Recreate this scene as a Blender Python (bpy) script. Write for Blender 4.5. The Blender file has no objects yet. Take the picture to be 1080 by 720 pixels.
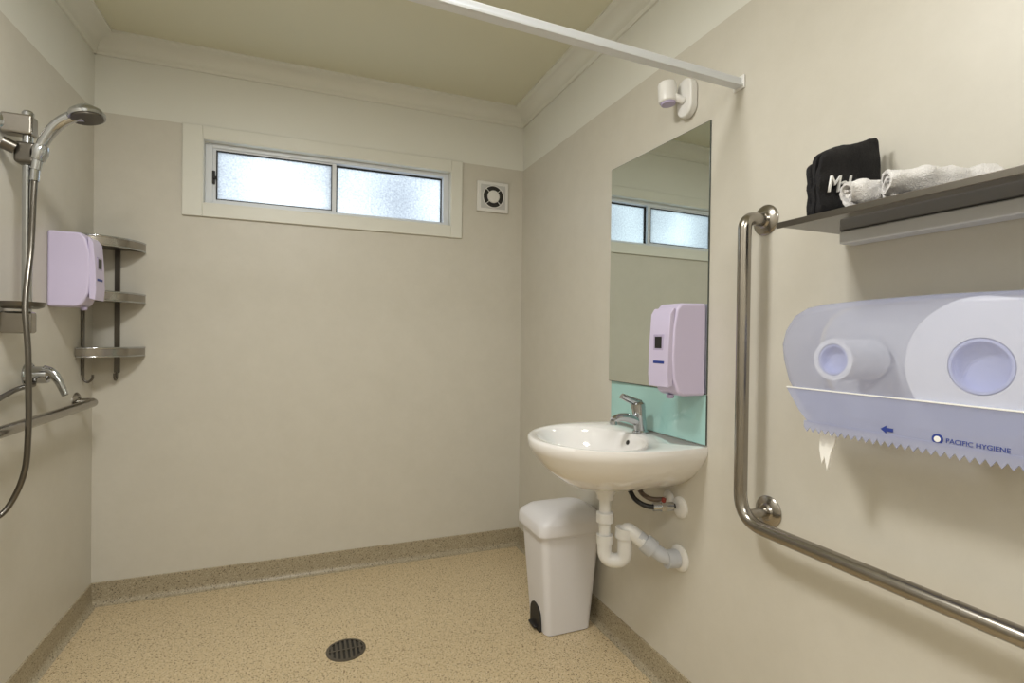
import bpy, bmesh, math, random
from mathutils import Vector, Matrix
random.seed(4)
D=2.70; XL=-0.829; XR=1.125; YF=-1.3; H=2.40; CAMZ=1.156

# ------------------------------------------------------------ materials
def lin(c):
    return tuple(((v/255)/12.92 if v/255<=0.04045 else ((v/255+0.055)/1.055)**2.4) for v in c)+(1,)
def mat(name,col,rough=0.5,metal=0.0,nscale=0,namt=0.0,bump=0.0,bscale=60,**kw):
    m=bpy.data.materials.new(name); m.use_nodes=True
    nt=m.node_tree; b=nt.nodes['Principled BSDF']
    c=lin(col)
    b.inputs['Base Color'].default_value=c
    b.inputs['Roughness'].default_value=rough
    b.inputs['Metallic'].default_value=metal
    for k,v in kw.items(): b.inputs[k.replace('_',' ')].default_value=v
    tc=nt.nodes.new('ShaderNodeTexCoord')
    if nscale:
        n=nt.nodes.new('ShaderNodeTexNoise'); n.inputs['Scale'].default_value=nscale; n.inputs['Detail'].default_value=4
        nt.links.new(tc.outputs['Object'],n.inputs['Vector'])
        mx=nt.nodes.new('ShaderNodeMix'); mx.data_type='RGBA'
        mx.inputs['A'].default_value=tuple(v*(1-namt) for v in c[:3])+(1,)
        mx.inputs['B'].default_value=tuple(min(1,v*(1+namt)) for v in c[:3])+(1,)
        nt.links.new(n.outputs['Fac'],mx.inputs['Factor']); nt.links.new(mx.outputs['Result'],b.inputs['Base Color'])
    if bump:
        n=nt.nodes.new('ShaderNodeTexNoise'); n.inputs['Scale'].default_value=bscale; n.inputs['Detail'].default_value=3
        nt.links.new(tc.outputs['Object'],n.inputs['Vector'])
        bp=nt.nodes.new('ShaderNodeBump'); bp.inputs['Strength'].default_value=bump; bp.inputs['Distance'].default_value=0.004
        nt.links.new(n.outputs['Fac'],bp.inputs['Height']); nt.links.new(bp.outputs['Normal'],b.inputs['Normal'])
    return m
def wall_mat():
    m=mat('wall_panel_paint',(205,196,176),0.40)
    nt=m.node_tree; b=nt.nodes['Principled BSDF']
    g=nt.nodes.new('ShaderNodeNewGeometry'); s=nt.nodes.new('ShaderNodeSeparateXYZ')
    nt.links.new(g.outputs['Position'],s.inputs[0])
    gt=nt.nodes.new('ShaderNodeMath'); gt.operation='GREATER_THAN'; gt.inputs[1].default_value=2.085
    nt.links.new(s.outputs['Z'],gt.inputs[0])
    n=nt.nodes.new('ShaderNodeTexNoise'); n.inputs['Scale'].default_value=9; n.inputs['Detail'].default_value=10; n.inputs['Roughness'].default_value=0.75
    nt.links.new(g.outputs['Position'],n.inputs['Vector'])
    m1=nt.nodes.new('ShaderNodeMix'); m1.data_type='RGBA'
    m1.inputs['A'].default_value=lin((196,192,181)); m1.inputs['B'].default_value=lin((210,206,196))
    nt.links.new(n.outputs['Fac'],m1.inputs['Factor'])
    m2=nt.nodes.new('ShaderNodeMix'); m2.data_type='RGBA'
    nt.links.new(gt.outputs[0],m2.inputs['Factor']); nt.links.new(m1.outputs['Result'],m2.inputs['A'])
    m2.inputs['B'].default_value=lin((224,224,217))
    nt.links.new(m2.outputs['Result'],b.inputs['Base Color'])
    return m
def vinyl(name,base,dark,light,amt=0.56):
    m=mat(name,base,0.38)
    nt=m.node_tree; b=nt.nodes['Principled BSDF']
    g=nt.nodes.new('ShaderNodeNewGeometry')
    def sp(scale,lo,hi,off):
        mp=nt.nodes.new('ShaderNodeMapping'); mp.inputs['Location'].default_value=(off,off*2,off); mp.inputs['Rotation'].default_value=(.5+off,.7,.3*off)
        nt.links.new(g.outputs['Position'],mp.inputs['Vector'])
        n=nt.nodes.new('ShaderNodeTexNoise'); n.inputs['Scale'].default_value=scale; n.inputs['Detail'].default_value=2
        nt.links.new(mp.outputs[0],n.inputs['Vector'])
        r=nt.nodes.new('ShaderNodeMapRange'); r.inputs['From Min'].default_value=lo; r.inputs['From Max'].default_value=hi
        nt.links.new(n.outputs['Fac'],r.inputs['Value']); return r.outputs[0]
    prev=None
    for sc,lo,hi,off,c in ((170,amt,amt+.06,1.3,light),(150,amt+.045,amt+.10,5.1,dark),(220,amt+.07,amt+.11,9.7,tuple(v*.65 for v in dark))):
        mx=nt.nodes.new('ShaderNodeMix'); mx.data_type='RGBA'
        if prev is None: mx.inputs['A'].default_value=lin(base)
        else: nt.links.new(prev,mx.inputs['A'])
        mx.inputs['B'].default_value=lin(c); nt.links.new(sp(sc,lo,hi,off),mx.inputs['Factor']); prev=mx.outputs['Result']
    nt.links.new(prev,b.inputs['Base Color'])
    return m
M_wall=wall_mat()
M_ceil=mat('ceiling_paint',(216,214,192),0.6,nscale=3,namt=.03)
M_floor=vinyl('floor_vinyl',(202,183,148),(120,96,66),(216,200,170))
M_skirt=vinyl('skirting_vinyl',(162,151,128),(104,92,70),(182,171,148))
M_trim=mat('trim_paint',(221,221,213),0.4,nscale=4,namt=.02)
M_white=mat('white_plastic',(225,224,222),0.35,nscale=5,namt=.02)
M_bin=mat('bin_plastic',(222,221,225),0.42,nscale=6,namt=.02)
M_cer=mat('ceramic',(234,232,231),0.08,nscale=3,namt=.01,Coat_Weight=.5)
M_lav=mat('dispenser_plastic',(204,195,224),0.3,nscale=5,namt=.02)
M_lav2=mat('dispenser_plastic_dark',(178,168,200),0.35,nscale=5,namt=.02)
M_steel=mat('brushed_steel',(160,155,148),0.22,1.0,nscale=40,namt=.06)
M_chrome=mat('chrome',(185,187,190),0.1,1.0,nscale=10,namt=.03)
M_dsteel=mat('dark_steel',(114,110,104),0.3,1.0,nscale=30,namt=.06)
M_black=mat('black_plastic',(22,22,24),0.4,nscale=20,namt=.1)
M_dark=mat('dark_recess',(40,38,36),0.6,nscale=20,namt=.1)
M_alu=mat('window_aluminium',(218,222,228),0.35,nscale=8,namt=.02)
M_mirror=mat('mirror_silver',(222,229,226),0.015,1.0,nscale=2,namt=.005)
M_aqua=mat('aqua_glass',(162,204,200),0.08,nscale=3,namt=.03,Coat_Weight=.6)
M_edge=mat('glass_edge',(72,78,74),0.2,nscale=5,namt=.05)
M_smoke=mat('smoked_glass',(44,38,38),0.06,nscale=4,namt=.1)
M_bt=mat('black_towel',(27,26,29),0.95,nscale=80,namt=.35,bump=.9,bscale=400)
M_wt=mat('white_towel',(228,226,226),0.95,nscale=60,namt=.05,bump=.9,bscale=420)
M_pvc=mat('pvc_white',(224,224,224),0.3,nscale=8,namt=.02)
M_pvcg=mat('pvc_grey',(190,193,200),0.35,nscale=8,namt=.03)
M_copper=mat('braided_hose',(120,108,100),0.35,0.8,nscale=200,namt=.3)
M_red=mat('red_tag',(130,50,40),0.5,nscale=10,namt=.1)
M_blue=mat('blue_print',(40,60,140),0.5,nscale=10,namt=.05)
M_roll=mat('tissue_paper',(246,245,242),0.9,nscale=30,namt=.02,bump=.2,bscale=300)
M_core=mat('roll_hub_plastic',(206,210,238),0.5,nscale=20,namt=.03)
M_fgrey=mat('fan_grille_plastic',(196,196,196),0.5,nscale=20,namt=.03)
M_print=mat('white_print',(235,235,235),0.6,nscale=10,namt=.02)
def shell_mat(name,col,transp):
    m=mat(name,col,0.3,nscale=6,namt=.02); nt=m.node_tree; b=nt.nodes['Principled BSDF']
    out=nt.nodes['Material Output']; t=nt.nodes.new('ShaderNodeBsdfTransparent'); t.inputs[0].default_value=(.93,.95,1,1)
    mx=nt.nodes.new('ShaderNodeMixShader'); mx.inputs[0].default_value=transp
    nt.links.new(b.outputs[0],mx.inputs[1]); nt.links.new(t.outputs[0],mx.inputs[2]); nt.links.new(mx.outputs[0],out.inputs[0]); return m
M_shell=shell_mat('translucent_plastic',(184,189,220),.62)
M_shell2=shell_mat('translucent_plastic_lower',(182,187,216),.5)
def frosted():
    m=bpy.data.materials.new('frosted_glass'); m.use_nodes=True; nt=m.node_tree; nt.nodes.clear()
    out=nt.nodes.new('ShaderNodeOutputMaterial'); tr=nt.nodes.new('ShaderNodeBsdfTranslucent'); gl=nt.nodes.new('ShaderNodeBsdfGlossy')
    gl.inputs['Roughness'].default_value=.35
    g=nt.nodes.new('ShaderNodeNewGeometry')
    n=nt.nodes.new('ShaderNodeTexNoise'); n.inputs['Scale'].default_value=110; n.inputs['Detail'].default_value=2
    n2=nt.nodes.new('ShaderNodeTexNoise'); n2.inputs['Scale'].default_value=3.2; n2.inputs['Detail'].default_value=0
    rp=nt.nodes.new('ShaderNodeValToRGB')
    e=rp.color_ramp.elements; e[0].position=.30; e[0].color=(.50,.53,.57,1); e[1].position=.66; e[1].color=(.90,.95,.97,1)
    ad=nt.nodes.new('ShaderNodeMath'); ad.operation='MULTIPLY_ADD'; ad.inputs[1].default_value=.55
    nt.links.new(g.outputs['Position'],n.inputs['Vector']); nt.links.new(g.outputs['Position'],n2.inputs['Vector'])
    nt.links.new(n.outputs['Fac'],ad.inputs[0]); 
    h=nt.nodes.new('ShaderNodeMath'); h.operation='MULTIPLY'; h.inputs[1].default_value=.45; nt.links.new(n2.outputs['Fac'],h.inputs[0]); nt.links.new(h.outputs[0],ad.inputs[2])
    nt.links.new(ad.outputs[0],rp.inputs[0]); nt.links.new(rp.outputs[0],tr.inputs[0])
    ms=nt.nodes.new('ShaderNodeMixShader'); ms.inputs[0].default_value=.06
    nt.links.new(tr.outputs[0],ms.inputs[1]); nt.links.new(gl.outputs[0],ms.inputs[2]); nt.links.new(ms.outputs[0],out.inputs[0]); return m
M_frost=frosted()

# ------------------------------------------------------------ geometry helpers
SC=bpy.context.scene.collection
def obj(name,verts,faces,m,smooth=False,bevel=0,seg=3,subs=0,angle=35):
    me=bpy.data.meshes.new(name); me.from_pydata([tuple(v) for v in verts],[],faces)
    bm=bmesh.new(); bm.from_mesh(me); bmesh.ops.recalc_face_normals(bm,faces=bm.faces); bm.to_mesh(me); bm.free()
    o=bpy.data.objects.new(name,me); SC.objects.link(o); me.materials.append(m)
    if smooth:
        me.polygons.foreach_set('use_smooth',[True]*len(me.polygons))
        try: me.set_sharp_from_angle(angle=math.radians(angle))
        except Exception: pass
    if bevel:
        b=o.modifiers.new('bevel','BEVEL'); b.width=bevel; b.segments=seg; b.limit_method='ANGLE'; b.angle_limit=math.radians(30)
        me.polygons.foreach_set('use_smooth',[True]*len(me.polygons))
        b.harden_normals=True
    if subs:
        s=o.modifiers.new('sub','SUBSURF'); s.levels=subs; s.render_levels=subs
    return o
def box(name,x0,x1,y0,y1,z0,z1,m,bevel=0,seg=3):
    v=[(x,y,z) for x in (x0,x1) for y in (y0,y1) for z in (z0,z1)]
    f=[(0,1,3,2),(4,6,7,5),(0,4,5,1),(2,3,7,6),(0,2,6,4),(1,5,7,3)]
    return obj(name,v,f,m,bevel=bevel,seg=seg)
def prism(name,poly,axis,a,b,m,bevel=0,seg=3,smooth=False):
    n=len(poly)
    def P(p,t):
        return {'x':(t,p[0],p[1]),'y':(p[0],t,p[1]),'z':(p[0],p[1],t)}[axis]
    v=[P(p,a) for p in poly]+[P(p,b) for p in poly]
    f=[tuple(range(n)),tuple(range(n,2*n))]+[(i,(i+1)%n,(i+1)%n+n,i+n) for i in range(n)]
    return obj(name,v,f,m,bevel=bevel,seg=seg,smooth=smooth)
def fillet(pts,r,n=8):
    pts=[Vector(p) for p in pts]; out=[pts[0]]
    for i in range(1,len(pts)-1):
        a,b,c=pts[i-1],pts[i],pts[i+1]
        d1=(a-b); d2=(c-b); rr=min(r,d1.length*.49,d2.length*.49)
        p1=b+d1.normalized()*rr; p2=b+d2.normalized()*rr
        for k in range(n+1):
            t=k/n; out.append(p1*(1-t)**2+b*2*t*(1-t)+p2*t*t)
    out.append(pts[-1]); return out
def smoothpath(pts,n=8):
    P=[Vector(p) for p in pts]; P=[P[0]*2-P[1]]+P+[P[-1]*2-P[-2]]; out=[]
    for i in range(1,len(P)-2):
        for k in range(n):
            t=k/n; a,b,c,d=P[i-1],P[i],P[i+1],P[i+2]
            out.append(.5*((2*b)+(c-a)*t+(2*a-5*b+4*c-d)*t*t+(3*b-a-3*c+d)*t**3))
    out.append(P[-2]); return out
def tube(name,pts,r,m,seg=20,sx=1.0):
    pts=[Vector(p) for p in pts]; q=[pts[0]]
    for p in pts[1:]:
        if (p-q[-1]).length>1e-5: q.append(p)
    pts=q; n=len(pts); rs=r if isinstance(r,(list,tuple)) else [r]*n
    if len(rs)!=n: rs=[rs[0]+(rs[-1]-rs[0])*i/(n-1) for i in range(n)]
    T=[(pts[min(i+1,n-1)]-pts[max(i-1,0)]).normalized() for i in range(n)]
    u=T[0].orthogonal().normalized(); v=[]; 
    for i in range(n):
        if i: 
            u=u-T[i]*u.dot(T[i]); u.normalize()
        w=T[i].cross(u)
        for k in range(seg):
            a=2*math.pi*k/seg; v.append(pts[i]+(u*math.cos(a)+w*math.sin(a)*sx)*rs[i])
    f=[(i*seg+k,i*seg+(k+1)%seg,(i+1)*seg+(k+1)%seg,(i+1)*seg+k) for i in range(n-1) for k in range(seg)]
    f+=[tuple(range(seg)),tuple((n-1)*seg+k for k in range(seg))]
    return obj(name,v,f,m,smooth=True,angle=50)
def revolve(name,prof,origin,axis,m,seg=40,angle=35):
    o=Vector(origin); a=Vector(axis).normalized(); u=a.orthogonal().normalized(); w=a.cross(u); v=[];n=len(prof)
    for r,h in prof:
        for k in range(seg):
            t=2*math.pi*k/seg; v.append(o+a*h+(u*math.cos(t)+w*math.sin(t))*max(r,1e-4))
    closed=(prof[0]==prof[-1])
    f=[(i*seg+k,i*seg+(k+1)%seg,(i+1)*seg+(k+1)%seg,(i+1)*seg+k) for i in range(n-1) for k in range(seg)]
    if not closed: f+=[tuple(range(seg)),tuple((n-1)*seg+k for k in range(seg))]
    return obj(name,v,f,m,smooth=True,angle=angle)
def loft(name,rings,m,smooth=True,cap0=True,cap1=True,angle=40,subs=0):
    n=len(rings[0]); v=[p for r in rings for p in r]
    f=[(i*n+k,i*n+(k+1)%n,(i+1)*n+(k+1)%n,(i+1)*n+k) for i in range(len(rings)-1) for k in range(n)]
    if cap0: f.append(tuple(range(n)))
    if cap1: f.append(tuple((len(rings)-1)*n+k for k in range(n)))
    return obj(name,v,f,m,smooth=smooth,angle=angle,subs=subs)
def rrect(hx,hy,r,n=6):
    out=[]
    for cx,cy,a0 in ((hx-r,hy-r,0),(-hx+r,hy-r,90),(-hx+r,-hy+r,180),(hx-r,-hy+r,270)):
        for k in range(n+1):
            a=math.radians(a0+90*k/n); out.append((cx+r*math.cos(a),cy+r*math.sin(a)))
    return out
def group(name,loc,parts):
    e=bpy.data.objects.new(name,None); e.location=loc; e.empty_display_size=.05; SC.objects.link(e)
    for p in parts:
        p.parent=e; p.matrix_parent_inverse=Matrix.Translation(-Vector(loc))
    return e
def text(name,body,size,mw,m,ext=.0004,shear=0):
    c=bpy.data.curves.new(name,'FONT'); c.body=body; c.size=size; c.extrude=ext; c.shear=shear
    o=bpy.data.objects.new(name+'_tmp',c); SC.objects.link(o)
    me=bpy.data.meshes.new_from_object(o); bpy.data.objects.remove(o)
    me.transform(mw); me.materials.clear(); me.materials.append(m)
    o=bpy.data.objects.new(name,me); SC.objects.link(o); return o
def facing_negx(loc): return Matrix.Translation(loc)@Matrix(((0,0,-1,0),(-1,0,0,0),(0,1,0,0),(0,0,0,1)))
def facing_negy(loc,rz=0): return Matrix.Translation(loc)@Matrix.Rotation(rz,4,'Y')@Matrix(((1,0,0,0),(0,0,-1,0),(0,1,0,0),(0,0,0,1)))

# ------------------------------------------------------------ room shell
T=.12
box('floor',XL-T,XR+T,YF-T,D+T,-.1,0,M_floor)
box('ceiling',XL-T,XR+T,YF-T,D+T,H,H+.1,M_ceil)
box('wall_left',XL-T,XL,YF,D,0,H,M_wall)
box('wall_right',XR,XR+T,YF,D,0,H,M_wall)
box('wall_front',XL-T,XR+T,YF-T,YF,0,H,M_wall)
wx0,wx1,wz0,wz1=-.432,.715,1.737,2.03
def holewall():
    xs=[XL-T,wx0,wx1,XR+T]; zs=[0,wz0,wz1,H]
    bm=bmesh.new()
    for i in range(3):
        for j in range(3):
            if i==1 and j==1: continue
            bmesh.ops.create_cube(bm,size=1,matrix=Matrix.Translation(((xs[i]+xs[i+1])/2,D+T/2,(zs[j]+zs[j+1])/2))@Matrix.Diagonal((xs[i+1]-xs[i],T,zs[j+1]-zs[j],1)))
    me=bpy.data.meshes.new('wall_back'); bm.to_mesh(me); bm.free(); me.materials.append(M_wall)
    o=bpy.data.objects.new('wall_back',me); SC.objects.link(o)
holewall()
bp=[(0,0),(0.024,0),(0.016,.003),(0.009,.010),(0.005,.020),(0.004,.03),(0.004,.093),(0.0,.096)]
cp=[(0,2.322),(.008,2.322),(.010,2.330),(.014,2.334)]+[( .014+.056*(1-math.cos(math.radians(a))), 2.334+.052*math.sin(math.radians(a))) for a in range(9,91,9)]+[(.074,2.388),(.082,2.390),(.082,2.4),(0,2.4)]
def side(prof,nm,m):
    prism(nm+'_back',[(D-d,z) for d,z in prof],'x',XL,XR,m,smooth=True)
    prism(nm+'_front',[(YF+d,z) for d,z in prof],'x',XL,XR,m,smooth=True)
    prism(nm+'_left',[(XL+d,z) for d,z in prof],'y',YF,D,m,smooth=True)
    prism(nm+'_right',[(XR-d,z) for d,z in prof],'y',YF,D,m,smooth=True)
side(bp,'baseboard',M_skirt)
side(cp,'trim',M_trim)

# ------------------------------------------------------------ window
P=[]
ox0,ox1,oz0,oz1=-.508,.772,1.68,2.085
def frame(nm,x0,x1,z0,z1,l,r,b,t,y0,y1,m,bev=.002):
    return [box(nm+'_left',x0,x0+l,y0,y1,z0,z1,m,bev),box(nm+'_right',x1-r,x1,y0,y1,z0,z1,m,bev),
            box(nm+'_bottom',x0+l,x1-r,y0,y1,z0,z0+b,m,bev),box(nm+'_top',x0+l,x1-r,y0,y1,z1-t,z1,m,bev)]
P+=frame('architrave',ox0,ox1,oz0,oz1,ox0*-1+wx0+.002,ox1-wx1+.002,wz0-oz0+.002,oz1-wz1+.002,D-.014,D-.0005,M_trim,.003)
P+=frame('jamb',wx0,wx1,wz0,wz1,.006,.006,.006,.006,D-.012,D+.10,M_trim,.001)
fx0,fx1,fz0,fz1=wx0+.006,wx1-.006,wz0+.006,wz1-.006
P+=frame('outer_frame',fx0,fx1,fz0,fz1,.03,.03,.020,.020,D+.03,D+.095,M_alu)
mx=.118
P+=frame('sliding_sash',fx0+.022,mx+.022,fz0+.012,fz1-.012,.024,.022,.018,.018,D+.038,D+.058,M_alu)
P+=frame('fixed_sash',mx-.002,fx1-.02,fz0+.014,fz1-.014,.030,.016,.012,.014,D+.066,D+.082,M_dark)
P+=frame('sash_seal',fx0+.043,mx+.002,fz0+.028,fz1-.028,.005,.004,.004,.005,D+.037,D+.056,M_dark,0)
P.append(box('glass_sliding',fx0+.04,mx+.006,D+.046,D+.050,fz0+.026,fz1-.026,M_frost))
P.append(box('glass_fixed',mx+.01,fx1-.03,D+.072,D+.076,fz0+.022,fz1-.022,M_frost))
P.append(box('latch',fx0+.028,fx0+.04,D+.026,D+.038,1.84,1.90,M_dark,.003))
P.append(box('latch_lever',fx0+.030,fx0+.050,D+.020,D+.028,1.862,1.874,M_dark,.002))
group('window_1',((ox0+ox1)/2,D,1.88),P)

# ------------------------------------------------------------ extractor fan
cx,cz=.944,1.917
P=[box('fan_plate',cx-.09,cx+.09,D-.016,D,cz-.082,cz+.082,M_white,.006)]
P.append(box('fan_inset',cx-.070,cx+.070,D-.0175,D-.015,cz-.064,cz+.064,M_fgrey,.001))
P.append(revolve('fan_recess',[(.058,0),(.058,.002),(.001,.002)],(cx,D-.0165,cz),(0,-1,0),M_dark))
P.append(revolve('fan_ring',[(.061,0),(.061,.006),(.057,.006),(.057,0),(.061,0)],(cx,D-.016,cz),(0,-1,0),M_white))
P.append(revolve('fan_centre',[(.034,0),(.034,.008),(.030,.011),(.001,.011)],(cx,D-.0165,cz),(0,-1,0),M_white))
for k in range(4):
    a=k*math.pi/2+.78; c,s=math.cos(a),math.sin(a)
    P.append(tube('vane_%d'%(k+1),[(cx+.033*c,D-.021,cz+.033*s),(cx+.058*c,D-.021,cz+.058*s)],.002,M_white,8))
group('extractor_fan',(cx,D-.008,cz),P)

# ------------------------------------------------------------ curtain rail (slightly out of square with the back wall)
def slant(nm,dy0,dy1,z0,z1,m,bev):
    yl,yr=1.062,1.133
    return prism(nm,[(XL+.003,yl+dy0),(XR-.004,yr+dy0),(XR-.004,yr+dy1),(XL+.003,yl+dy1)],'z',z0,z1,m,bev)
P=[slant('rail',-.012,.012,1.860,1.885,M_alu,.003),slant('rail_lip',-.0175,-.0115,1.860,1.867,M_alu,.001),
   box('end_bracket',XR-.006,XR,1.113,1.153,1.854,1.892,M_white,.003),
   box('end_bracket_left',XL,XL+.006,1.040,1.086,1.854,1.892,M_white,.003)]
group('curtain_rail',(.148,1.1,1.874),P)

# ------------------------------------------------------------ wall sensor light
def capsule(r,h,n=12):
    return [(r*math.cos(math.pi*k/n),h+r*math.sin(math.pi*k/n)) for k in range(n+1)]+[(r*math.cos(math.pi+math.pi*k/n),-h+r*math.sin(math.pi+math.pi*k/n)) for k in range(n+1)]
P=[prism('backplate',[(1.335+a,1.914+b) for a,b in capsule(.034,.026)],'x',XR-.028,XR,M_white,.006)]
P.append(tube('arm',[(XR-.026,1.335,1.905),(XR-.05,1.345,1.915),(XR-.062,1.352,1.925)],.012,M_white))
P.append(revolve('head',[(.001,-.032),(.026,-.032),(.029,-.028),(.029,.024),(.026,.030),(.001,.030)],(XR-.066,1.365,1.935),(-.05,.05,1),M_white))
P.append(revolve('lens',[(.024,0),(.022,-.006),(.001,-.008)],(XR-.0645,1.363,1.903),(-.05,.05,1),M_lav2))
group('wall_sensor_light',(XR-.04,1.34,1.92),P)

# ------------------------------------------------------------ mirror + splashback
my0,my1=1.240,1.760
P=[prism('backing',[(XR,my0),(XR,my1),(XR-.0175,my1),(XR-.0045,my0)],'z',.994,1.813,M_edge),
   prism('glass',[(XR-.0046,my0+.0012),(XR-.0176,my1-.0008),(XR-.0182,my1-.0008),(XR-.0052,my0+.0012)],'z',.9955,1.8115,M_mirror)]
group('wall_mirror',(XR-.003,1.5,1.4),P)
P=[box('glass_panel',XR-.006,XR,my0,my1,.8405,.992,M_aqua,.001),box('panel_edge',XR-.0062,XR-.001,my0-.0012,my0,.8405,.992,M_edge)]
group('glass_splashback',(XR-.003,1.5,.9),P)

# ------------------------------------------------------------ soap dispensers
def dispenser(loc,sgn,yc,zb,zt):
    W=.050; x=loc; hgt=zt-zb
    def X(d): return x+sgn*d
    side=[(0,.0),(.085,.0),(.100,.010),(.118,.05),(.124,.12),(.120,.20),(.110,hgt-.02),(.094,hgt-.002),(.0,hgt)]
    p1=prism('housing',[(X(d),zb+h+.004) for d,h in side],'y',yc-W,yc+W,M_lav,.010,4)
    pts=[(.118,.035),(.136,.03),(.139,.07),(.136,.16),(.130,hgt-.03),(.118,hgt-.012),(.112,hgt-.012),(.118,.2)]
    p2=prism('push_cover',[(X(d),zb+h) for d,h in pts],'y',yc-W+.004,yc+W-.004,M_lav,.005,3)
    p3=box('level_window',min(X(.125),X(.1375)),max(X(.125),X(.1375)),yc-.016,yc+.016,zb+.145,zb+.18,M_black,.001)
    p4=revolve('nozzle',[(.012,0),(.010,.010),(.006,.012)],(X(.09),yc,zb+.006),(0,0,-1),M_lav2)
    q=[p1,p2,p3,p4]
    q.append(box('badge',min(X(.13),X(.1395)),max(X(.13),X(.1395)),yc-.03,yc+.02,zb+.10,zb+.108,M_blue,.001))
    q.append(box('window_frame',min(X(.125),X(.1368)),max(X(.125),X(.1368)),yc-.024,yc+.024,zb+.138,zb+.187,M_lav2,.002))
    return group('soap_dispenser',(X(.06),yc,(zb+zt)/2),q)
dispenser(XR-.006,-1,1.292,.985,1.262)
dispenser(XL,1,2.322,1.240,1.505)

# ------------------------------------------------------------ basin
def outline(n=112):
    c=(.25,0); angs=[2*math.pi*k/n for k in range(n)]
    ca=math.atan2(.258,-.25); 
    for s in (ca,2*math.pi-ca):
        i=min(range(n),key=lambda k:abs(angs[k]-s)); angs[i]=s
    def inside(p,q):
        if p<0: return False
        if p<=.14: return abs(q)<=.258+.012*(p/.14)**.6
        return ((p-.14)/.315)**2.0+(abs(q)/.270)**2.0<=1
    out=[]
    for a in angs:
        lo,hi=0,.6
        for _ in range(30):
            m=(lo+hi)/2
            if inside(c[0]+m*math.cos(a),c[1]+m*math.sin(a)): lo=m
            else: hi=m
        out.append((c[0]+lo*math.cos(a),c[1]+lo*math.sin(a)))
    return out,angs
ol,angs=outline(); BY=1.492; BZ=.838
def W3(p,q,z): return (XR-.0005-p,BY+q,z)
rings=[]
for dz,sp,sq in ((-.172,.56,.16),(-.170,.61,.25),(-.160,.68,.40),(-.138,.77,.58),(-.105,.87,.76),(-.07,.94,.89),(-.042,.98,.962),(-.028,.997,.993),(-.012,1,1),(-.002,.996,.994)):
    rings.append([W3(p*sp,q*sq,BZ+dz) for p,q in ol])
rings.append([W3(.25+(p-.25)*.965 if p>.01 else p*.965+.002,q*.965,BZ) for p,q in ol])
for t,dz in ((1.0,.0),(.97,-.005),(.93,-.02),(.86,-.05),(.74,-.085),(.55,-.112),(.3,-.125),(.12,-.130)):
    rr=[]
    for a,(p,q) in zip(angs,ol):
        ep,eq=.165*t,.222*t
        k=1/math.sqrt((math.cos(a)/ep)**2+(math.sin(a)/eq)**2)
        rr.append(W3(.258-.01*(1-t)+k*math.cos(a),k*math.sin(a),BZ+dz-.002))
    rings.append(rr)
P=[loft('bowl',rings,M_cer,angle=60)]
P.append(revolve('waste',[(.024,0),(.024,.003),(.015,.004),(.001,.001)],W3(.248,0,BZ-.131),(0,0,1),M_chrome))
P.append(revolve('overflow',[(.008,0),(.008,.0015),(.001,.0015)],W3(.108,0.0,BZ-.030),(-.9,0,.35),M_dark,seg=20))
group('wash_basin',(XR-.2,BY,BZ-.08),P)
tx,ty=XR-.058,BY-.0; z0=BZ
P=[revolve('tap_base',[(.027,0),(.027,.006),(.022,.010)],(tx,ty,z0+.0005),(0,0,1),M_chrome),
   revolve('tap_body',[(.022,0),(.021,.05),(.023,.070),(.021,.078),(.001,.080)],(tx,ty,z0+.008),(-.12,0,1),M_chrome),
   tube('spout',smoothpath([(tx-.005,ty,z0+.035),(tx-.045,ty,z0+.052),(tx-.085,ty,z0+.056),(tx-.112,ty,z0+.046)]),[.015,.0115],M_chrome,24,1.25),
   revolve('aerator',[(.012,0),(.012,.014),(.009,.015)],(tx-.108,ty,z0+.047),(0,0,-1),M_chrome),
   revolve('tap_cap',[(.024,0),(.023,.016),(.014,.024),(.001,.026)],(tx-.010,ty,z0+.084),(-.12,0,1),M_chrome),
   tube('lever',smoothpath([(tx-.008,ty,z0+.100),(tx-.040,ty,z0+.112),(tx-.078,ty,z0+.128)]),[.011,.0075],M_chrome,20,1.5)]
group('basin_mixer_tap',(tx,ty,z0+.05),P)
dx,dy=XR-.20,BY-.01; zt=BZ-.173
P=[tube('tailpiece',[(dx,dy,zt),(dx,dy,.50)],.019,M_pvc),
   revolve('top_nut',[(.034,0),(.034,-.012),(.027,-.022),(.027,-.034)],(dx,dy,zt),(0,0,1),M_pvc),
   revolve('slip_nut',[(.028,0),(.028,.03),(.022,.034)],(dx,dy,.555),(0,0,1),M_pvc),
   revolve('slip_nut_low',[(.027,0),(.027,.028)],(dx,dy,.485),(0,0,1),M_pvc)]
P.append(tube('u_bend',fillet([(dx,dy,.50),(dx,dy,.43),(dx+.055,dy-.035,.43),(dx+.055,dy-.035,.545),(dx+.10,dy-.08,.50)],.032,8),.0235,M_pvc))
P.append(tube('outlet_nut',[(dx+.052,dy-.034,.508),(dx+.054,dy-.035,.54)],.030,M_pvc))
P.append(tube('outlet_pipe',fillet([(dx+.085,dy-.065,.518),(dx+.12,dy-.095,.485),(dx+.15,dy-.125,.462),(XR-.003,1.352,.458)],.02,6),.023,M_pvcg))
P.append(tube('outlet_collar',[(dx+.10,dy-.078,.503),(dx+.122,dy-.098,.482)],.030,M_pvcg))
P.append(revolve('pipe_flange',[(.042,0),(.042,.004),(.034,.012),(.024,.014)],(XR,1.352,.458),(-1,0,0),M_white))
P.append(tube('pipe_socket',[(XR-.05,1.358,.459),(XR-.012,1.352,.458)],.029,M_pvcg))
group('basin_waste_trap',(dx+.08,dy-.05,.55),P)
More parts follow.
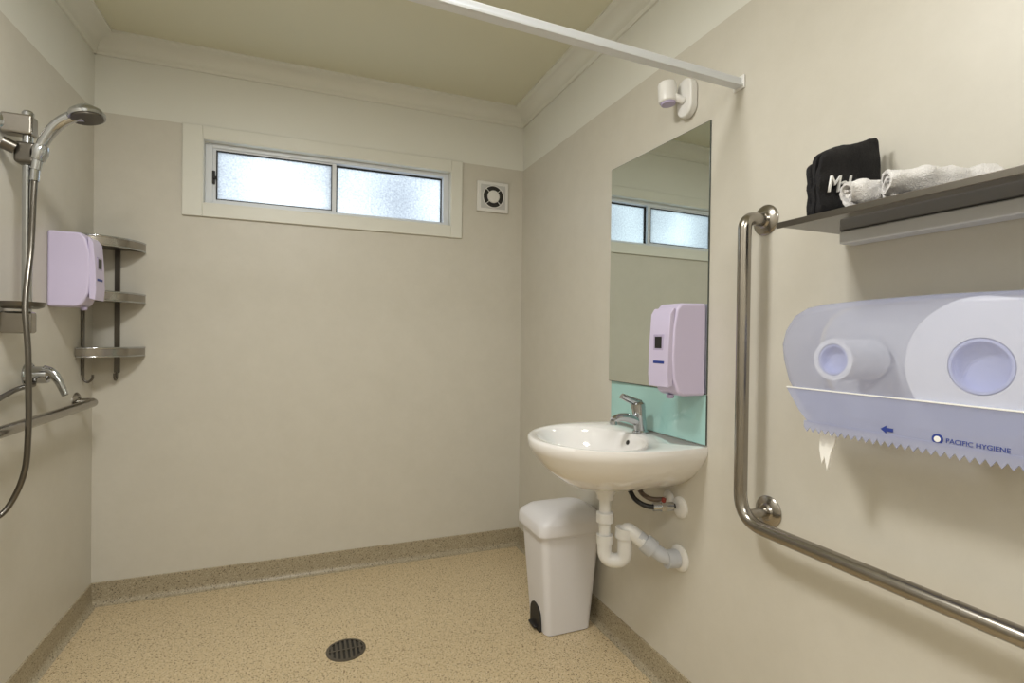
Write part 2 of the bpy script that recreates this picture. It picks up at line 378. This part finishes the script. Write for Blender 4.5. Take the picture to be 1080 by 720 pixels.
P=[tube('supply_hose_1',smoothpath([(XR-.115,1.47,.656),(XR-.118,1.43,.635),(XR-.095,1.40,.620),(XR-.06,1.37,.623),(XR-.02,1.355,.626)]),.008,M_black),
   tube('supply_hose_2',smoothpath([(XR-.065,1.49,.656),(XR-.07,1.46,.640),(XR-.055,1.43,.630),(XR-.02,1.41,.63)]),.008,M_copper),
   tube('stop_valve',[(XR-.085,1.382,.622),(XR-.025,1.358,.624)],.014,M_chrome),
   tube('valve_nut',[(XR-.062,1.372,.623),(XR-.046,1.366,.623)],.018,M_chrome,6),
   tube('valve_handle',[(XR-.055,1.368,.640),(XR-.055,1.366,.650)],.007,M_red),
   revolve('valve_flange',[(.034,0),(.034,.004),(.026,.010),(.012,.012)],(XR,1.352,.620),(-1,0,0),M_white),
   revolve('valve_flange_2',[(.024,0),(.024,.004),(.018,.010),(.01,.012)],(XR,1.41,.636),(-1,0,0),M_white)]
group('water_supply_valve',(XR-.05,1.4,.63),P)

# ------------------------------------------------------------ pedal bin
bx,by=.976,1.90
rings=[[(bx+a,by+b,z) for a,b in rrect(hx,hy,r)] for hx,hy,r,z in ((.092,.082,.02,.0),(.098,.088,.025,.004),(.101,.091,.026,.05),(.127,.112,.03,.385),(.133,.117,.032,.388),(.133,.117,.032,.408))]
P=[loft('body',rings,M_bin)]
rings=[[(bx+a+o,by+b,z+.012) for a,b in rrect(hx,hy,r)] for hx,hy,r,z,o in ((.136,.120,.034,.390,0),(.143,.126,.036,.388,0),(.144,.127,.038,.398,0),(.143,.126,.04,.425,0),(.139,.122,.042,.438,.001),(.118,.101,.05,.460,.004),(.08,.065,.045,.471,.006),(.03,.025,.02,.474,.006))]
P.append(loft('lid',rings,M_bin,angle=60))
arch=[(by-.045,.001),(by-.045,.06)]+[(by-.045*math.cos(math.pi*k/10),.06+.04*math.sin(math.pi*k/10)) for k in range(1,10)]+[(by+.045,.06),(by+.045,.001)]
P.append(prism('pedal_recess',arch,'x',bx-.109,bx-.09,M_dark))
P.append(box('pedal',bx-.125,bx-.095,by-.03,by+.03,.012,.020,M_dark,.004))
P.append(box('foot_plinth',bx-.088,bx+.086,by-.079,by+.079,0,.010,M_bin,.002))
P.append(tube('hinge',[(bx+.135,by-.05,.415),(bx+.135,by+.05,.415)],.008,M_bin))
group('pedal_bin',(bx,by,.2),P)

# ------------------------------------------------------------ floor drain
fx,fy=.153,2.0
P=[revolve('drain_ring',[(.070,0),(.070,.003),(.060,.004),(.060,.001)],(fx,fy,0),(0,0,1),M_dsteel),
   revolve('drain_well',[(.060,0),(.060,.0012),(.001,.0012)],(fx,fy,0),(0,0,1),M_black)]
for k in range(-3,4):
    xx=k*.0165; L=math.sqrt(.060**2-xx**2)
    P.append(box('grate_bar_%d'%(k+4),fx+xx-.004,fx+xx+.004,fy-L,fy+L,.001,.0038,M_dsteel))
P.append(box('grate_cross',fx-.06,fx+.06,fy-.004,fy+.004,.001,.004,M_dsteel))
group('floor_drain',(fx,fy,.002),P)

# ------------------------------------------------------------ right grab rail
gx=1.052; gy=1.036; gz=.692
pts=fillet([(XR-.004,gy,1.473),(gx,gy,1.473),(gx,gy,gz),(gx,-.35,gz+.01),(XR-.004,-.35,gz+.01)],.075,12)
P=[tube('bar',pts,.0165,M_steel,28)]
def flange(n,y,z,xw,sg,m=M_steel,R=.04): return revolve(n,[(R,0),(R,.003),(R*.9,.007),(R*.55,.011),(.018,.016)],(xw,y,z),(sg,0,0),m)
P+=[flange('flange_top',gy,1.473,XR,-1),flange('flange_mid',1.012,.714,XR,-1),flange('flange_end',-.35,gz+.01,XR,-1)]
P.append(tube('mid_post',[(XR-.004,1.012,.714),(gx+.004,1.018,.712)],.012,M_steel))
group('grab_rail',(gx,.7,.9),P)
lx=-.768
pts=fillet([(XL+.004,2.53,.88),(lx,2.53,.88),(lx,.9,.88),(XL+.004,.9,.88)],.05,12)
P=[tube('bar',pts,.0165,M_steel,28),flange('flange_far',2.53,.88,XL,1),flange('flange_near',.9,.88,XL,1)]
group('grab_rail',(lx,1.7,.88),P)

# ------------------------------------------------------------ corner shower caddy
P=[]
def quarter(R,n=20): return [(XL+R*math.cos(math.pi/2*k/n),D-R*math.sin(math.pi/2*k/n)) for k in range(n+1)]
R=.185
for i,z in enumerate((1.505,1.285,1.060)):
    q=quarter(R); P.append(prism('shelf_%d'%(i+1),[(XL+.003,D-.003)]+[(max(x,XL+.003),min(y,D-.003)) for x,y in q],'z',z,z+.004,M_dsteel))
    qo=quarter(R+.002); qi=quarter(R-.001)
    P.append(prism('shelf_rim_%d'%(i+1),[(max(x,XL+.002),min(y,D-.002)) for x,y in qo]+[(max(x,XL+.002),min(y,D-.002)) for x,y in reversed(qi)],'z',z-.002,z+.032,M_steel,smooth=True))
    ql=[(max(x,XL+.006),min(y,D-.006)) for x,y in quarter(R+.001,28)]
    P.append(tube('rim_lip_top_%d'%(i+1),[(x,y,z+.033) for x,y in ql],.0042,M_chrome,10))
    P.append(tube('rim_lip_bottom_%d'%(i+1),[(x,y,z-.001) for x,y in ql],.0034,M_chrome,10))
P.append(box('back_strip',-.752,-.732,D-.008,D-.002,.985,1.54,M_dsteel,.001))
P.append(box('side_strip',XL+.002,XL+.008,2.572,2.592,.985,1.54,M_dsteel,.001))
P.append(tube('hook_back',smoothpath([(-.742,D-.006,.99),(-.742,D-.008,.965),(-.742,D-.022,.955),(-.742,D-.036,.968),(-.742,D-.038,.985)]),.0045,M_dsteel,10))
P.append(tube('hook_side',smoothpath([(XL+.006,2.582,.99),(XL+.008,2.582,.965),(XL+.022,2.582,.955),(XL+.036,2.582,.968),(XL+.038,2.582,.985)]),.0045,M_dsteel,10))
group('corner_shower_caddy',(XL+.09,D-.09,1.28),P)

# ------------------------------------------------------------ shower rail
sx,sy=-.770,1.985
P=[tube('riser_bar',[(sx,sy,1.17),(sx,sy,1.80)],.0125,M_chrome),
   box('bracket_top',XL,sx+.018,sy-.022,sy+.022,1.735,1.795,M_steel,.008),
   box('bracket_bottom',XL,sx+.018,sy-.02,sy+.02,1.150,1.215,M_steel,.008),
   revolve('bar_cap',[(.0145,0),(.0145,.012),(.01,.018)],(sx,sy,1.792),(0,0,1),M_chrome),
   revolve('bracket_disc',[(.03,0),(.03,.006),(.024,.012)],(XL,sy,1.765),(1,0,0),M_chrome),
   revolve('soap_dish',[(.001,0),(.038,0),(.052,.006),(.056,.020),(.053,.020),(.048,.009),(.001,.005)],(sx-.002,sy-.03,1.222),(0,0,1),M_dsteel),
   box('slider',sx-.024,sx+.026,sy-.030,sy+.022,1.650,1.712,M_dsteel,.009),
   tube('slider_knob',[(sx-.02,sy-.026,1.69),(sx-.045,sy-.040,1.70)],.018,M_dsteel)]
P.append(revolve('handset_cradle',[(.018,-.022),(.022,0),(.019,.022)],(sx+.034,sy-.018,1.685),(.25,0,1),M_chrome))
hp=smoothpath([(sx+.025,sy-.018,1.635),(sx+.034,sy-.018,1.69),(sx+.052,sy-.02,1.735),(sx+.082,sy-.024,1.778),(sx+.120,sy-.03,1.804),(sx+.145,sy-.033,1.808)])
P.append(tube('handset_handle',hp,[.013,.018],M_chrome))
hd=Vector((.22,-.10,-.95)).normalized(); hc=Vector((sx+.152,sy-.036,1.814))
P.append(revolve('handset_head',[(.006,-.022),(.024,-.020),(.042,-.006),(.048,.006),(.046,.014),(.001,.014)],hc,hd,M_chrome))
P.append(revolve('handset_face',[(.041,0),(.040,.004),(.001,.005)],hc+hd*.013,hd,M_dsteel))
group('shower_rail',(sx,sy,1.45),P)
hose=smoothpath([(sx+.025,sy-.018,1.634),(sx+.024,sy-.026,1.55),(sx+.022,sy-.034,1.40),(sx+.030,sy-.086,1.24),(sx+.042,sy-.10,1.10),(sx+.044,sy-.10,.98),(sx+.044,sy-.10,.88),(sx+.036,sy-.10,.76),(sx+.010,sy-.11,.675),(sx-.012,sy-.14,.645),(sx-.030,sy-.20,.68),(sx-.044,sy-.20,.80),(sx-.046,sy-.11,.93),(sx-.042,sy+.02,.975),(sx-.038,2.13,.985)],10)
group('shower_hose',(sx,sy-.05,1.1),[tube('hose',hose,.0075,M_dsteel,14),tube('hose_ferrule',[(sx+.025,sy-.018,1.634),(sx+.0245,sy-.022,1.60)],.011,M_chrome)])
ym,zm=2.145,1.015
P=[revolve('wall_plate',[(.042,0),(.042,.004),(.036,.010),(.028,.012)],(XL,ym,zm),(1,0,0),M_chrome),
   revolve('mixer_body',[(.028,0),(.028,.03),(.026,.044),(.015,.05),(.001,.051)],(XL+.010,ym,zm),(1,0,0),M_chrome),
   tube('mixer_lever',smoothpath([(XL+.044,ym,zm+.012),(XL+.066,ym-.005,zm+.004),(XL+.086,ym-.012,zm-.024),(XL+.104,ym-.018,zm-.066)]),[.016,.009],M_chrome,18,1.5)]
group('shower_mixer_tap',(XL+.03,ym,zm),P)

# ------------------------------------------------------------ wall shelf + towels
P=[box('glass_shelf',.925,XR-.002,.10,.822,1.396,1.403,M_smoke,.002),
   box('chrome_rail',XR-.045,XR,.10,.80,1.368,1.396,M_alu,.004),
   box('front_edge',.921,.925,.10,.822,1.392,1.4045,M_dsteel,.001)]
group('wall_shelf',(1.02,.46,1.395),P)
def fold(nm,x0,x1,h0,h1,y0,y1,th,m,seed,lean=0):
    nx,nz=26,22; v=[];f=[]
    rnd=random.Random(seed); ph=[rnd.random()*6 for _ in range(6)]
    def top(s): return h0+(h1-h0)*s+.005*math.sin(s*5+ph[0])-.008*(abs(2*s-1)**8)
    prof=[]
    for j in range(nz+1):
        t=j/nz
        if t<.45: prof.append((-1,t/.45*.95))
        elif t>.55: prof.append((1,(1-t)/.45*.95))
        else:
            a=(t-.45)/.1*math.pi; prof.append((-math.cos(a),.95+.05*math.sin(a)))
    for i in range(nx+1):
        s=i/nx; y=y0+(y1-y0)*s
        for side,hh in prof:
            z=1.4045+hh*top(s)
            yy=y+side*th/2*(1+.25*math.sin(s*7+ph[1]))+lean*hh+.003*math.sin(s*11+hh*6+ph[2])*hh+.0025*math.sin(hh*17+ph[3]+s*4)
            xx=x0+(x1-x0)*s+.010*hh*(1-2*s)*.4+.0025*math.sin(hh*13+ph[4])
            v.append((xx,yy,z))
    N=nz+1
    for i in range(nx):
        for j in range(nz): f.append((i*N+j,(i+1)*N+j,(i+1)*N+j+1,i*N+j+1))
        f.append((i*N+nz,(i+1)*N+nz,(i+1)*N,i*N))
    f.append(tuple(range(N))); f.append(tuple(nx*N+j for j in range(N)))
    o=obj(nm,v,f,m,smooth=True,angle=70)
    t=bpy.data.textures.new(nm+'_t','CLOUDS'); t.noise_scale=.012
    s=o.modifiers.new('s','SUBSURF'); s.levels=1; s.render_levels=1
    d=o.modifiers.new('crumple','DISPLACE'); d.texture=t; d.strength=.0025; d.mid_level=.5
    return o
P=[fold('front_fold',.932,1.096,.118,.184,.736,.722,.012,M_bt,1,.004),
   fold('middle_fold',.940,1.110,.128,.176,.753,.738,.012,M_bt,2,.003),
   fold('back_fold',.950,1.117,.110,.170,.771,.756,.013,M_bt,3,.002)]
P.append(text('embroidery','Make-up',.046,facing_negy((.939,.7215,1.446),-.13),M_print,.0016,.35))
group('black_towel',(1.02,.745,1.48),P)
def rolled(nm,c,L,ang,Rr,seed,zs):
    turns=2.6; n=90; m=44; th=.0085; verts=[];faces=[]
    def sp(t,off):
        a=t*turns*2*math.pi; r=.004+(Rr-.004)*t**.85+off; return a,max(r,.001)
    prof=[sp(k/n,0) for k in range(n+1)]+[sp(k/n,-th*.72) for k in range(n,-1,-1)]
    N=len(prof)
    for i in range(m+1):
        s=i/m; x=(s-.5)*L
        bulge=1+.08*math.sin(s*9+seed)+.06*math.sin(s*23+seed*2)
        for a,r in prof:
            e=.006*math.sin(a*.5+seed)*(2*s-1)
            rb=r*bulge*(1+.09*math.sin(3*a+9*s+seed))
            verts.append((x+e,rb*math.cos(a+1.2*s),rb*math.sin(a+1.2*s)*zs+.002*math.sin(s*7+seed)))
    for i in range(m):
        for k in range(N): faces.append((i*N+k,i*N+(k+1)%N,(i+1)*N+(k+1)%N,(i+1)*N+k))
    for k in range(n):
        faces.append((k,k+1,N-2-k,N-1-k)); o=m*N; faces.append((o+k,o+k+1,o+N-2-k,o+N-1-k))
    M=Matrix.Translation(c)@Matrix.Rotation(ang,4,'Z')
    ob=obj(nm,[M@Vector(v) for v in verts],faces,M_wt,smooth=True,angle=80)
    t=bpy.data.textures.new(nm,'CLOUDS'); t.noise_scale=.010
    d=ob.modifiers.new('fluff','DISPLACE'); d.texture=t; d.strength=.005
    return ob
a=rolled('rolled_towel_1',(.985,.645,1.431),.115,math.radians(148),.027,1.0,.95)
b=rolled('rolled_towel_2',(1.020,.572,1.435),.165,math.radians(150),.030,2.4,.95)
group('rolled_white_towels',(.98,.61,1.43),[a,b])

# ------------------------------------------------------------ toilet roll dispenser
fxp=.990
ol2=[(.79,.985),(.815,1.01),(.852,1.065),(.866,1.11),(.870,1.15),(.862,1.185),(.842,1.213),(.812,1.228),(.772,1.234),(.68,1.238),(.565,1.240)]
mir=[(1.13-p[0],p[1]) for p in reversed(ol2[:-1])]
poly=ol2+mir
seam=1.055
lower=[(1.13-.846,seam)]+[(1.13-.815,1.01),(1.13-.79,.985)]+[(.79,.985),(.815,1.01)]+[(.846,seam)]
P=[]
def opencase(nm,pl,x0,x1,m):
    n=len(pl); inset=.016
    cy=sum(p[0] for p in pl)/n; cz=sum(p[1] for p in pl)/n
    v=[(x1,p[0],p[1]) for p in pl]+[(x0+.016,p[0],p[1]) for p in pl]
    for k,dx_ in ((.35,.004),(1,0)):
        for p in pl:
            dv=Vector((cy-p[0],cz-p[1])); dv.x=max(-inset,min(inset,dv.x)); dv.y=max(-inset,min(inset,dv.y))
            v.append((x0+dx_,p[0]+dv.x*k,p[1]+dv.y*k))
    f=[]
    for lv in range(3):
        for i in range(n):
            f.append((lv*n+i,lv*n+(i+1)%n,(lv+1)*n+(i+1)%n,(lv+1)*n+i))
    f.append(tuple(3*n+i for i in range(n)))
    return obj(nm,v,f,m,smooth=True,angle=50)
P.append(opencase('cover',poly,fxp,XR-.008,M_shell))
P.append(prism('lower_band',lower,'x',fxp-.0045,fxp-.001,M_shell2,.0012))
P.append(prism('backplate',[(y*.97+.565*.03,z*.97+1.12*.03) for y,z in poly],'x',XR-.008,XR,M_white,.002))
te=[(.80,.990)]; N=34
for i in range(N):
    y0=.80-(.80-.33)*i/N; y1=.80-(.80-.33)*(i+1)/N
    te+=[(y0,.977),((y0+y1)/2,.967)]
te+=[(.33,.977),(.33,.990)]
P.append(prism('tear_edge',te,'x',fxp-.006,fxp-.0035,M_shell2))
P.append(box('seam_line',fxp-.0050,fxp+.002,1.13-.846,.846,seam,seam+.0025,M_print,.0005))
def ringroll(n,yc,zc,Ro,Ri,x0,x1): 
    return revolve(n,[(Ri,0),(Ro,0),(Ro,x1-x0),(Ri,x1-x0),(Ri,0)],(x0,yc,zc),(1,0,0),M_roll,64)
P.append(ringroll('large_roll',.496,1.120,.112,.046,fxp+.004,XR-.02))
P.append(revolve('large_hub',[(.040,.022),(.040,0),(.0445,0),(.0445,.08),(.001,.08),(.001,.022),(.040,.022)],(fxp+.004,.496,1.120),(1,0,0),M_core,48))
P.append(ringroll('small_roll',.745,1.120,.042,.032,fxp+.004,XR-.02))
P.append(revolve('small_hub',[(.027,.014),(.027,0),(.031,0),(.031,.08),(.001,.08),(.001,.014),(.027,.014)],(fxp+.006,.745,1.120),(1,0,0),M_core,48))
tis=[(.782,.985),(.784,.93),(.778,.900),(.772,.915),(.766,.888),(.757,.93),(.750,.945),(.745,.985)]
P.append(prism('paper_tail',tis,'x',fxp+.02,fxp+.026,M_roll,.001))
P.append(text('label','PACIFIC HYGIENE',.0108,facing_negx((fxp-.0050,.537,.992)),M_blue,.0003))
P.append(revolve('label_dot',[(.0085,0),(.0085,.0006),(.001,.0006)],(fxp-.0048,.549,.996),(-1,0,0),M_blue))
P.append(revolve('label_dot_inner',[(.005,0),(.005,.0006),(.001,.0006)],(fxp-.0056,.549,.996),(-1,0,0),M_print))
P.append(prism('arrow',[(.642,.998),(.632,1.005),(.632,1.001),(.620,1.001),(.620,.995),(.632,.995),(.632,.991)],'x',fxp-.0055,fxp-.0045,M_blue))
group('toilet_roll_dispenser',(1.06,.565,1.11),P)

# ------------------------------------------------------------ lights
def area(nm,loc,rot,sx,sy,P,col):
    l=bpy.data.lights.new(nm,'AREA'); l.shape='RECTANGLE'; l.size=sx; l.size_y=sy; l.energy=P; l.color=col
    o=bpy.data.objects.new(nm,l); o.location=loc; o.rotation_euler=rot; SC.objects.link(o); return o
def panel(x,y,hx,hy,P):
    parts=[box('surround_left',x-hx-.02,x-hx,y-hy-.02,y+hy+.02,H-.03,H,M_white),box('surround_right',x+hx,x+hx+.02,y-hy-.02,y+hy+.02,H-.03,H,M_white),
           box('surround_near',x-hx,x+hx,y-hy-.02,y-hy,H-.03,H,M_white),box('surround_far',x-hx,x+hx,y+hy,y+hy+.02,H-.03,H,M_white),
           area('lamp',(x,y,H-.025),(0,0,0),hx*1.98,hy*1.98,P,(1,.985,.94))]
    group('unseen_ceiling_light',(x,y,H),parts)  # fixture out of view, surround added to fit the area light
panel(-.18,1.0,.16,.16,25)
panel(-.10,-.55,.45,.35,25)  # added fill behind the camera, stands in for flash bounce
area('daylight',(.14,D+.55,1.95),(math.radians(-90),0,0),2.2,1.0,17,(.95,.98,1))
w=bpy.data.worlds.new('world'); bpy.context.scene.world=w; w.use_nodes=True
w.node_tree.nodes['Background'].inputs[0].default_value=(.75,.85,1,1); w.node_tree.nodes['Background'].inputs[1].default_value=.5

# ------------------------------------------------------------ camera
yaw=math.radians(21.64); pit=math.radians(-.42); r=.013
F=Vector((math.sin(yaw)*math.cos(pit),math.cos(yaw)*math.cos(pit),math.sin(pit)))
R0=Vector((math.cos(yaw),-math.sin(yaw),0)); U0=R0.cross(F)
Rr=R0*math.cos(r)+U0*math.sin(r); U=U0*math.cos(r)-R0*math.sin(r)
cam=bpy.data.cameras.new('camera'); cam.lens=18.4; cam.sensor_width=36; cam.clip_start=.02
co=bpy.data.objects.new('camera',cam); SC.objects.link(co)
M=Matrix((Rr,U,-F)).transposed().to_4x4(); M.translation=Vector((0,0,CAMZ)); co.matrix_world=M
bpy.context.scene.camera=co
bpy.context.scene.view_settings.view_transform='Standard'
